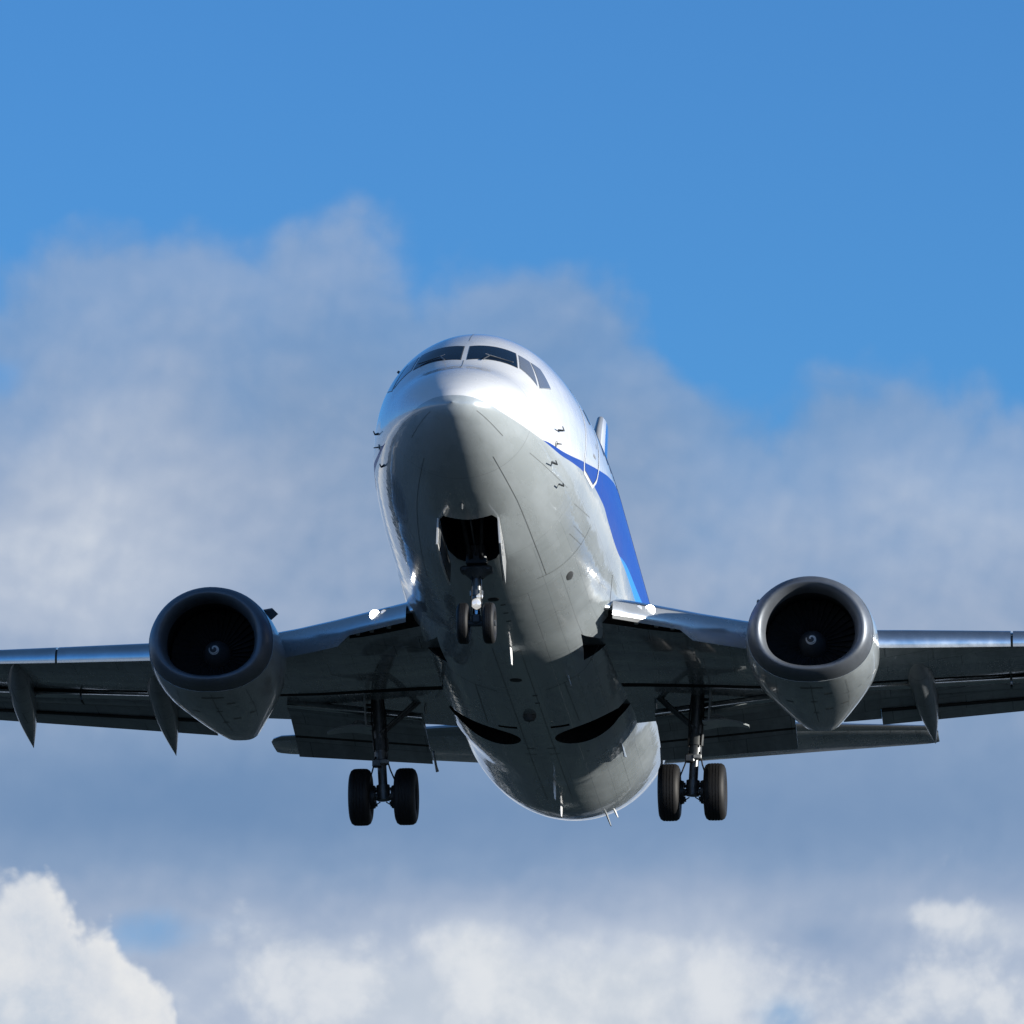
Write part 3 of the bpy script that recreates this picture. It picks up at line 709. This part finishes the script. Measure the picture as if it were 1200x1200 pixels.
    # flap-track fairings: drooping canoes
    def canoe(xf, xr, y0, y1, z0, zm, z1, wd, hgt):
        c = MB(); rings = []
        n = 26
        for i in range(n + 1):
            k = i / n; y = y0 + (y1 - y0) * k; x = xf + (xr - xf) * k
            zc = z0 * (1 - k) ** 2 + 2 * zm * k * (1 - k) + z1 * k * k
            p = (math.sin(math.pi * min(1, k / .9) ** .75 * .5) if k < .42 else 1) 
            s = max(.012, min(1, (k / .22) ** .6) * (1 - max(0, (k - .45) / .55) ** 1.55))
            rings.append([(sgn * x + wd * s * math.cos(a), y, zc + hgt * s * math.sin(a)) for a in [2 * math.pi * j / 20 for j in range(20)]])
        c.loft(rings, 'flap_grey'); c.build('flap_fairing', wing, angle=60)
    canoe(6.42, 6.62, 14.0, 18.35, -1.10, -1.20, -1.585, .215, .26)
    canoe(8.88, 9.24, 14.5, 19.0, -.84, -.92, -1.25, .21, .25)
    # hinge brackets and actuators glimpsed in the flap cove
    for x in (2.15, 3.4, 5.5, 7.4, 8.6):
        hb = MB(); a = foil(x, .70, False); yq = a[0]; hb.box((sgn * x, yq + .25, a[1] + .12), (.06, .6, .14), 'dark_metal', Euler((R_(-12), 0, 0)), .01); hb.build('flap_actuator', wing)
    hb = MB(); hb.tube([(sgn * 2.05, 15.30, -1.12), (sgn * 4.3, 15.42, -1.02)], .03, 'gear_steel', 8)
    hb.build('flap_torque_tube', wing)
    # small drain hook on the inner end of the aft flap
    hk = MB(); hk.tube([(sgn * 1.96, 16.9, -1.93), (sgn * 1.95, 17.25, -2.10), (sgn * 1.93, 17.3, -2.19)], [.02, .022, .03], 'frame_metal', 8)
    hk.build('drain_hook', wing); hk = MB(); hk.tube([(sgn * 1.97, 15.42, -1.36), (sgn * 1.96, 15.55, -1.58)], .022, 'chrome', 8); hk.build('flap_end_seal', wing)

# ------------------------------------------------------------------ tail
def tail_surface(name, root, tip, mats, parent, lemat, t=.10, n=10, vertical=False, sgn=1):
    b_ = MB(); rings = []
    ch = [0, .006, .02, .05, .1, .2, .35, .5, .7, .85, 1.0]
    for i in range(n + 1):
        k = i / n
        px_, py, pz, c = [root[q] + (tip[q] - root[q]) * k for q in range(4)]
        if k == 1: pass
        tt = t * (1 - .2 * k)
        def pt(q, s):
            th = 5 * tt * (.2969 * math.sqrt(q) - .1260 * q - .3516 * q * q + .2843 * q ** 3 - .1015 * q ** 4) * c * s
            return (px_ + th, py + q * c, pz) if vertical else (px_, py + q * c, pz + th)
        rings.append([pt(q, 1) for q in ch[::-1]] + [pt(q, -1) for q in ch[1:]])
    b_.loft(rings, mats[0], matf=lambda i, j: mats[0] if not vertical else (lemat if (6 <= j <= 13) else (mats[1] if i >= 2 else mats[0])))
    return b_.build(name, parent, angle=40)
for sgn in (1, -1):
    b_ = MB(); rings = []
    ch = [0, .006, .02, .05, .1, .2, .35, .5, .7, .85, 1.0]
    for x, y0, z0, c, t in ((.4, 25.4, .62, 3.7, .10), (2, 26.3, .80, 3.1, .10), (4, 27.65, 1.045, 2.25, .09), (6.1, 29.0, 1.30, 1.45, .085), (6.28, 29.25, 1.32, 1.2, .07), (6.35, 29.5, 1.33, .9, .05)):
        rings.append([(sgn * x, y0 + q * c, z0 + s * 5 * t * c * (.2969 * math.sqrt(q) - .1260 * q - .3516 * q * q + .2843 * q ** 3 - .1015 * q ** 4)) for q, s in [(q, 1) for q in ch[::-1]] + [(q, -1) for q in ch[1:]]])
    b_.loft(rings, 'wing_grey', matf=lambda i, j: 'leading_edge_metal' if 6 <= j <= 13 else 'wing_grey'); b_.build('tailplane', air, angle=40)
fb = MB(); rings = []
for y0, z0, c, t in ((17.6, 1.80, 9.0, .004), (22.6, 2.25, 6.4, .07), (23.6, 3.0, 5.6, .10), (26.0, 5.2, 3.6, .11), (27.9, 6.95, 2.25, .11), (28.5, 7.35, 1.95, .10), (28.9, 7.47, 1.6, .06)):
    rings.append([(s * 5 * t * c * (.2969 * math.sqrt(q) - .1260 * q - .3516 * q * q + .2843 * q ** 3 - .1015 * q ** 4) , y0 + q * c, z0) for q, s in [(q, 1) for q in ch[::-1]] + [(q, -1) for q in ch[1:]]])
def finm(i, j):
    if 7 <= j <= 12: return 'frame_metal' if i < 6 else 'fin_white'
    if i >= 5: return 'fin_white'
    if j in (6, 13, 5, 14): return 'fin_white'
    return 'fin_blue'
fb.loft(rings, 'fin_white', matf=finm); fb.build('tail_fin', air, angle=40)

# ------------------------------------------------------------------ engines
EY, EZ = 9.31, -1.79
def esec(cx, s, hw, top, bot, n=64, nl=2.25):
    out = []; hw *= 1.03; top *= 1.01; bot *= 1.01; nl += max(0, min(2.0, s - 2.4)) * .45 if nl > 2.2 else 0
    for j in range(n):
        a = 2 * math.pi * j / n; si, co = math.sin(a), math.cos(a)
        if co >= 0: out.append((cx + hw * si, EY + s, EZ + top * co))
        else:
            k = 2 / nl; out.append((cx + hw * math.copysign(abs(si) ** k, si), EY + s, EZ - bot * abs(co) ** k))
    return out
for sgn in (1, -1):
    cx = sgn * 4.87
    n_ = MB()
    n_.loft([esec(cx, *q) for q in ((.34, .985, .925, .80), (.34, .992, .932, .806), (.5, 1.012, .95, .825), (.8, 1.035, .965, .845), (1.2, 1.045, .965, .855), (1.7, 1.035, .95, .845), (2.2, .975, .90, .83), (2.7, .86, .80, .80), (3.1, .74, .68, .775), (3.5, .62, .56, .755), (3.9, .50, .42, .72), (4.25, .40, .30, .685), (4.25, .37, .27, .66), (3.6, .30, .3, .5))], 'grey_paint', (False, True))
    eng = n_.build('engine', air, angle=50)
    l_ = MB()
    l_.loft([esec(cx, *q) for q in ((.335, .982, .922, .797), (.24, .968, .908, .782), (.14, .945, .885, .758), (.06, .905, .845, .722), (.015, .865, .805, .690), (0.0, .83, .772, .662), (.012, .795, .742, .636), (.05, .758, .710, .610), (.12, .727, .683, .592), (.22, .708, .667, .582), (.34, .700, .66, .58))], 'lip_metal', (False, False))
    l_.build('inlet_lip', eng, angle=60)
    d_ = MB()
    d_.loft([esec(cx, *q, nl=2.1) for q in ((.34, .700, .66, .58), (.5, .705, .668, .60), (.75, .735, .71, .67), (1.0, .765, .76, .745), (1.25, .765, .765, .765), (1.6, .76, .76, .76))], 'duct_black', (False, True))
    d_.build('inlet_duct', eng, angle=60)
    fa = MB()
    c0 = Vector((cx, EY + 1.12, EZ))
    for k in range(38):
        a = 2 * math.pi * k / 38; rings = []
        for r, tw, cw in ((.22, 25, .055), (.45, 45, .06), (.755, 62, .065)):
            u = Vector((math.cos(a), 0, math.sin(a))); tdir = Vector((-math.sin(a), 0, math.cos(a)))
            dd = tdir * math.sin(R_(tw)) + Vector((0, 1, 0)) * math.cos(R_(tw)); nn = u.cross(dd).normalized() * .004
            p = c0 + u * r
            rings.append([p - dd * cw + nn, p + dd * cw + nn, p + dd * cw - nn, p - dd * cw - nn])
        fa.loft(rings, 'fan_metal')
    fa.build('fan', eng, angle=30)
    sp = MB()
    prof = [(-.42, .001), (-.415, .02), (-.38, .07), (-.28, .135), (-.15, .195), (0.0, .235), (.06, .245), (.06, .0)]
    sp.lathe(c0, (0, 1, 0), prof, 'spinner_grey', 40)
    # white comma painted on the cone
    pr = sorted((q[1], q[0]) for q in prof[:6])
    def cone(r): return float(np.interp(r, [q[0] for q in pr], [q[1] for q in pr]))
    L = []; Rr = []
    for i in range(33):
        k = i / 32; a = R_(200) - sgn * 0 - R_(400) * k; r0 = .014 + .075 * k ** .8; wdt = .010 + .009 * math.sin(math.pi * min(1, k * 1.05))
        for lst, rr_ in ((L, r0 + wdt), (Rr, max(.002, r0 - wdt))):
            lst.append(c0 + Vector((math.cos(a) * rr_, cone(rr_) - .006, math.sin(a) * rr_)))
    sp.loft([L, Rr], 'white_mark', (False, False), closed=False)
    sp.build('spinner', eng, angle=40)
    no = MB()
    no.loft([esec(cx, *q, nl=2.0) for q in ((3.9, .29, .28, .48), (4.3, .27, .26, .62), (4.55, .22, .2, .60), (4.55, .2, .18, .57), (4.3, .18, .16, .5))], 'nozzle_metal', (True, True)); no.build('exhaust_nozzle', eng, angle=50)
    py_ = MB(); rings = []
    for y, z0, z1, wd in ((9.9, -.90, -.86, .03), (10.5, -.95, -.80, .13), (11.5, -1.15, -.88, .19), (12.4, -1.4, -.98, .21), (13.4, -1.75, -1.3, .20), (14.4, -1.75, -1.42, .13), (15.2, -1.55, -1.4, .03)):
        rings.append([(cx + wd * a, y, z0 + (z1 - z0) * c) for a, c in ((-1, 0), (-1, .6), (-.6, .92), (0, 1), (.6, .92), (1, .6), (1, 0), (.5, -.15), (-.5, -.15))])
    py_.loft(rings, 'grey_paint'); py_.build('pylon', eng, angle=50)
    # vortex strake on the inboard shoulder
    st = MB(); a = R_(48)
    b0 = Vector((cx - sgn * math.sin(a) * 1.0, EY + .75, EZ + math.cos(a) * .93)); nv = Vector((-sgn * math.sin(a), 0, math.cos(a)))
    st.slab([b0, b0 + Vector((0, .85, 0)), b0 + Vector((0, .85, 0)) + nv * .26, b0 + Vector((0, .42, 0)) + nv * .22], Vector((sgn * .02, 0, .02)), 'gear_paint'); st.build('nacelle_strake', eng)
    # latches, drain mast and door lines under the cowl
    dl = MB()
    def cowl(s, a, off):
        q = [float(np.interp(s, (.34, .5, .8, 1.2, 1.7, 2.2, 2.7, 3.1, 3.5), v)) for v in ((.992, 1.012, 1.035, 1.045, 1.035, .975, .86, .74, .63), (.932, .95, .965, .965, .95, .90, .80, .68, .56), (.806, .825, .845, .855, .845, .83, .80, .775, .75))]
        q = [q[0] * 1.03, q[1] * 1.01, q[2] * 1.01]; si, co = math.sin(a), math.cos(a)
        p = Vector((q[0] * si, 0, q[1] * co)) if co >= 0 else Vector((q[0] * math.copysign(abs(si) ** (2 / 2.25), si), 0, -q[2] * abs(co) ** (2 / 2.25)))
        return Vector((cx, EY + s, EZ)) + p * (1 + off / p.length)
    def line(s0, a0, s1, a1, wd, mat):
        A = [cowl(s0 + (s1 - s0) * i / 10, R_(a0 + (a1 - a0) * i / 10), .004) for i in range(11)]
        da = 0 if abs(s1 - s0) < 1e-3 else wd; ds = wd if abs(s1 - s0) < 1e-3 else 0
        Bq = [cowl(s0 + (s1 - s0) * i / 10 + ds, R_(a0 + (a1 - a0) * i / 10) + da, .004) for i in range(11)]
        dl.loft([A, Bq], mat, (False, False), closed=False)
    for a in (150, -150, 180): line(.5, a, 3.3, a, .007, 'line_soft')
    line(1.25, 110, 1.25, 250, .010, 'line_dark'); line(2.45, 100, 2.45, 260, .012, 'line_dark'); line(.62, 172, .62, 188, .06, 'line_soft')
    for s0 in (1.5, 2.35): line(s0, 178, s0, 182, .04, 'line_soft')
    line(1.35, 112, 1.35, 118, .05, 'white_mark') if sgn > 0 else None
    for s0, a0 in ((1.0, 165), (1.6, 196), (2.1, 166), (1.9, 150)): line(s0, a0, s0, a0 + 7, .06, 'line_soft')
    dl.build('cowl_latch', eng, smooth=False)

# ------------------------------------------------------------------ landing gear
def tyre(parent, c, r, wd, rim_r):
    b_ = MB(); h = wd / 2
    prof = [(-h * .55, rim_r), (-h * .85, rim_r * 1.08), (-h, rim_r + (r - rim_r) * .35), (-h * .97, rim_r + (r - rim_r) * .62), (-h * .84, r * .93), (-h * .62, r * .985)]
    gr = []
    for g0 in (-.42, -.14, .14, .42):
        gr += [(h * (g0 - .035), r * (1 - .012 * abs(g0))), (h * (g0 - .025), r * .978), (h * (g0 + .025), r * .978), (h * (g0 + .035), r * (1 - .012 * abs(g0)))]
    prof = prof + gr + [(-a, q) for a, q in prof[::-1]]
    b_.lathe(c, (1, 0, 0), prof, 'rubber_and_slot_shade', 56); b_.build('tyre', parent, angle=45)
    w_ = MB()
    for s in (-1, 1):
        w_.lathe(c, (s, 0, 0), [(h * .3, rim_r * 1.02), (h * .62, rim_r * 1.0), (h * .6, rim_r * .9), (h * .35, rim_r * .8), (h * .35, rim_r * .45), (h * .55, rim_r * .38), (h * .6, .02), (h * .6, .0)], 'seal_grey', 32)
    w_.build('wheel_rim', parent, angle=35)

# nose leg
ng = MB(); X0 = 0.0
ng.box((0, 4.02, -1.92), (.32, .30, .34), 'dark_metal', None, .03); ng.box((0, 3.98, -2.15), (.50, .26, .10), 'gear_paint', None, .03)
ng.tube([(0, 4.0, -1.3), (0, 4.0, -2.15)], .10, 'dark_metal', 16); ng.lathe((0, 4.0, -2.15), (0, 0, -1), [(0, .22), (.05, .20), (.14, .10)], 'gear_paint', 20)
ng.tube([(0, 4.0, -2.2), (0, 4.0, -2.62)], .082, 'gear_steel', 20); ng.tube([(0, 4.0, -2.48), (0, 4.0, -2.56)], .105, 'gear_steel', 20)
ng.tube([(0, 4.0, -2.55), (0, 4.0, -2.95)], .06, 'chrome', 18); ng.tube([(-.30, 4.0, -2.99), (.30, 4.0, -2.99)], .05, 'gear_paint', 16)
ng.box((0, 4.0, -2.93), (.15, .16, .16), 'gear_paint', None, .03)
ng.tube([(.0, 4.12, -2.3), (.0, 4.30, -2.60), (0, 4.10, -2.92)], .03, 'gear_steel', 10)
ng.tube([(.06, 3.90, -2.2), (.085, 3.9, -2.7), (.1, 3.93, -2.95)], .010, 'rubber_and_slot_shade', 6); ng.tube([(-.06, 3.90, -2.2), (-.075, 3.9, -2.9)], .008, 'rubber_and_slot_shade', 6)
nose = ng.build('nose_gear', air)
dbm = MB()
for s in (-1, 1): dbm.tube([(s * .17, 3.0, -1.42), (s * .08, 3.86, -1.98)], .032, 'dark_metal', 10)
dbm.tube([(-.18, 3.0, -1.42), (.18, 3.0, -1.42)], .03, 'dark_metal', 10); dbm.tube([(0.0, 2.55, -1.5), (0.0, 3.9, -1.95)], .014, 'gear_paint', 8); dbm.build('drag_brace', nose)
for s in (-1, 1): tyre(nose, (s * .20, 4.0, -2.99), .318, .185, .17)
tl = MB(); tl.lathe((0.01, 3.93, -2.70), (0, -1, -.1), [(-.05, .06), (.0, .09), (.03, .092)], 'gear_steel', 24); tl.lathe((.01, 3.93, -2.70), (0, -1, -.1), [(.02, .084), (.045, .06), (.055, 0)], 'lamp_dim', 24)
tl.lathe((.055, 3.93, -2.585), (0, -1, -.1), [(-.03, .03), (.0, .05), (.02, .05), (.035, .03), (.04, 0)], 'lamp_dim', 18); tl.build('taxi_light', nose)
for s in (-1, 1):
    gd = MB()
    A = Vector((s * .45, 2.55, -1.70)); B = Vector((s * .44, 3.4, -1.84)); Cc = Vector((s * .42, 4.1, -1.98)); D = Vector((s * .42, 4.05, -2.36)); E2 = Vector((s * .45, 3.2, -2.27)); F2 = Vector((s * .47, 2.62, -2.09))
    gd.slab([A, B, Cc, D, E2, F2], (s * .025, 0, .0), 'fin_white')
    gd.slab([A.lerp(F2, .12) + Vector((-s * .016, .06, 0)), B.lerp(E2, .12) + Vector((-s * .016, 0, 0)), Cc.lerp(D, .12) + Vector((-s * .016, -.06, 0)), D.lerp(Cc, .1) + Vector((-s * .016, -.06, 0)), E2.lerp(B, .1) + Vector((-s * .016, 0, 0)), F2.lerp(A, .1) + Vector((-s * .016, .06, 0))], (s * .014, 0, 0), 'gear_paint')
    for k in (.2, .4, .62): 
        q = B.lerp(E2, k) + Vector((s * .028, -.25 + .25 * k, 0)); gd.box(q, (.012, .07, .05), 'line_dark')
    o = gd.build('gear_door', nose)

# main legs
for sgn in (1, -1):
    m_ = MB(); Y = 15.07; top_ = Vector((sgn * 2.74, Y - .05, -1.15)); ax = Vector((sgn * 2.615, Y, -3.14))
    d = (ax - top_).normalized(); P = lambda k: top_ + (ax - top_) * k
    m_.tube([P(0), P(.55)], .105, 'gear_steel', 18); m_.tube([P(.5), P(.60)], .135, 'gear_paint', 18); m_.tube([P(.55), P(.72)], .115, 'gear_steel', 18)
    m_.tube([P(.70), P(.98)], .078, 'gear_steel', 18); m_.tube([P(.9), P(1.03)], .115, 'gear_steel', 18)
    m_.tube([ax + Vector((-.45, 0, 0)), ax + Vector((.45, 0, 0))], .062, 'gear_steel', 16)
    m_.tube([P(.0) + Vector((0, -.45, .05)), P(.0) + Vector((0, .5, .05))], .10, 'dark_metal', 14)
    m_.box(P(.72) + Vector((-sgn * 0.0 - .07, -.10, 0)), (.16, .12, .14), 'gear_steel', None, .02); m_.box(P(.74) + Vector((.06, -.12, .06)), (.14, .10, .07), 'seal_grey', None, .01)
    # hoses and lines
    for s in (-1, 1):
        m_.tube([P(.66) + Vector((s * .09, -.08, 0)), P(.78) + Vector((s * .15, -.12, 0)), P(.9) + Vector((s * .24, -.08, 0)), ax + Vector((s * .26, -.1, .12))], .013, 'rubber_and_slot_shade', 6)
        m_.tube([ax + Vector((s * .05, -.05, -.1)), ax + Vector((s * .14, -.06, -.16)), ax + Vector((s * .24, -.05, -.1))], .011, 'rubber_and_slot_shade', 6)
        m_.tube([P(.1) + Vector((s * .09, -.10, 0)), P(.35) + Vector((s * .12, -.12, 0)), P(.62) + Vector((s * .1, -.1, 0))], .014, 'rubber_and_slot_shade', 6)
    leg = m_.build('main_gear', air)
    tq = MB(); tq.tube([P(.62) + Vector((0, .12, 0)), P(.78) + Vector((0, .36, 0)), P(.97) + Vector((0, .1, 0))], [.05, .035, .05], 'gear_paint', 10); tq.build('torque_link', leg)
    br = MB()
    br.tube([P(.46), (sgn * 1.98, Y + .06, -1.42), (sgn * 1.72, Y + .06, -1.18)], [.05, .048, .045], 'gear_paint', 12)
    br.tube([P(.46) + Vector((0, -.1, 0)), (sgn * 1.98, Y - .06, -1.40)], .022, 'gear_steel', 8); br.tube([(sgn * 2.1, Y + .06, -1.50), (sgn * 2.25, Y + .02, -1.2)], .035, 'dark_metal', 10); br.build('side_brace', leg)
    for s in (-1, 1):
        tyre(leg, ax + Vector((s * .385, 0, 0)), .485, .37, .25)
        bk = MB(); bk.lathe(ax + Vector((s * .14, 0, 0)), (s, 0, 0), [(0, .08), (0, .19), (.05, .205), (.10, .205), (.13, .19)], 'dark_metal', 28)
        for k in range(6): 
            a = math.pi * 2 * k / 6; bk.tube([ax + Vector((s * .11, math.cos(a) * .14, math.sin(a) * .14)), ax + Vector((s * .2, math.cos(a) * .14, math.sin(a) * .14))], .03, 'gear_steel', 8)
        bk.build('brake', leg)
    # leg-mounted doors
    gd = MB(); o_ = sgn * .20
    gd.slab([P(-.02) + Vector((o_, -.22, 0)), P(-.02) + Vector((o_, .26, 0)), P(.40) + Vector((o_, .24, 0)), P(.40) + Vector((o_, -.20, 0))], (sgn * .03, 0, 0), 'grey_paint')
    gd.tube([P(.2), P(.2) + Vector((o_, 0, 0))], .025, 'dark_metal', 8); gd.tube([P(.36), P(.36) + Vector((o_, 0, 0))], .025, 'dark_metal', 8)
    gd.build('gear_door', leg)
    gd = MB()   # hinged lower door that sticks out sideways, curved
    sec = []
    for i in range(9):
        k = i / 8; x = sgn * (2.80 + .78 * k); z = -2.00 + .06 * math.sin(k * math.pi * .8) - .07 * k * k
        wdt = .30 * (1 - .75 * k ** 1.6); sec.append([(x, Y - wdt, z), (x, Y + wdt, z), (x, Y + wdt, z + .03), (x, Y - wdt, z + .03)])
    gd.loft(sec, 'grey_paint'); gd.tube([P(.42), (sgn * 2.9, Y - .05, -1.93)], .05, 'gear_paint', 10); gd.tube([(sgn * 2.78, Y - .1, -1.92), (sgn * 3.05, Y - .12, -1.84), (sgn * 3.2, Y - .1, -1.93)], .025, 'seal_grey', 8)
    gd.build('gear_door', leg)
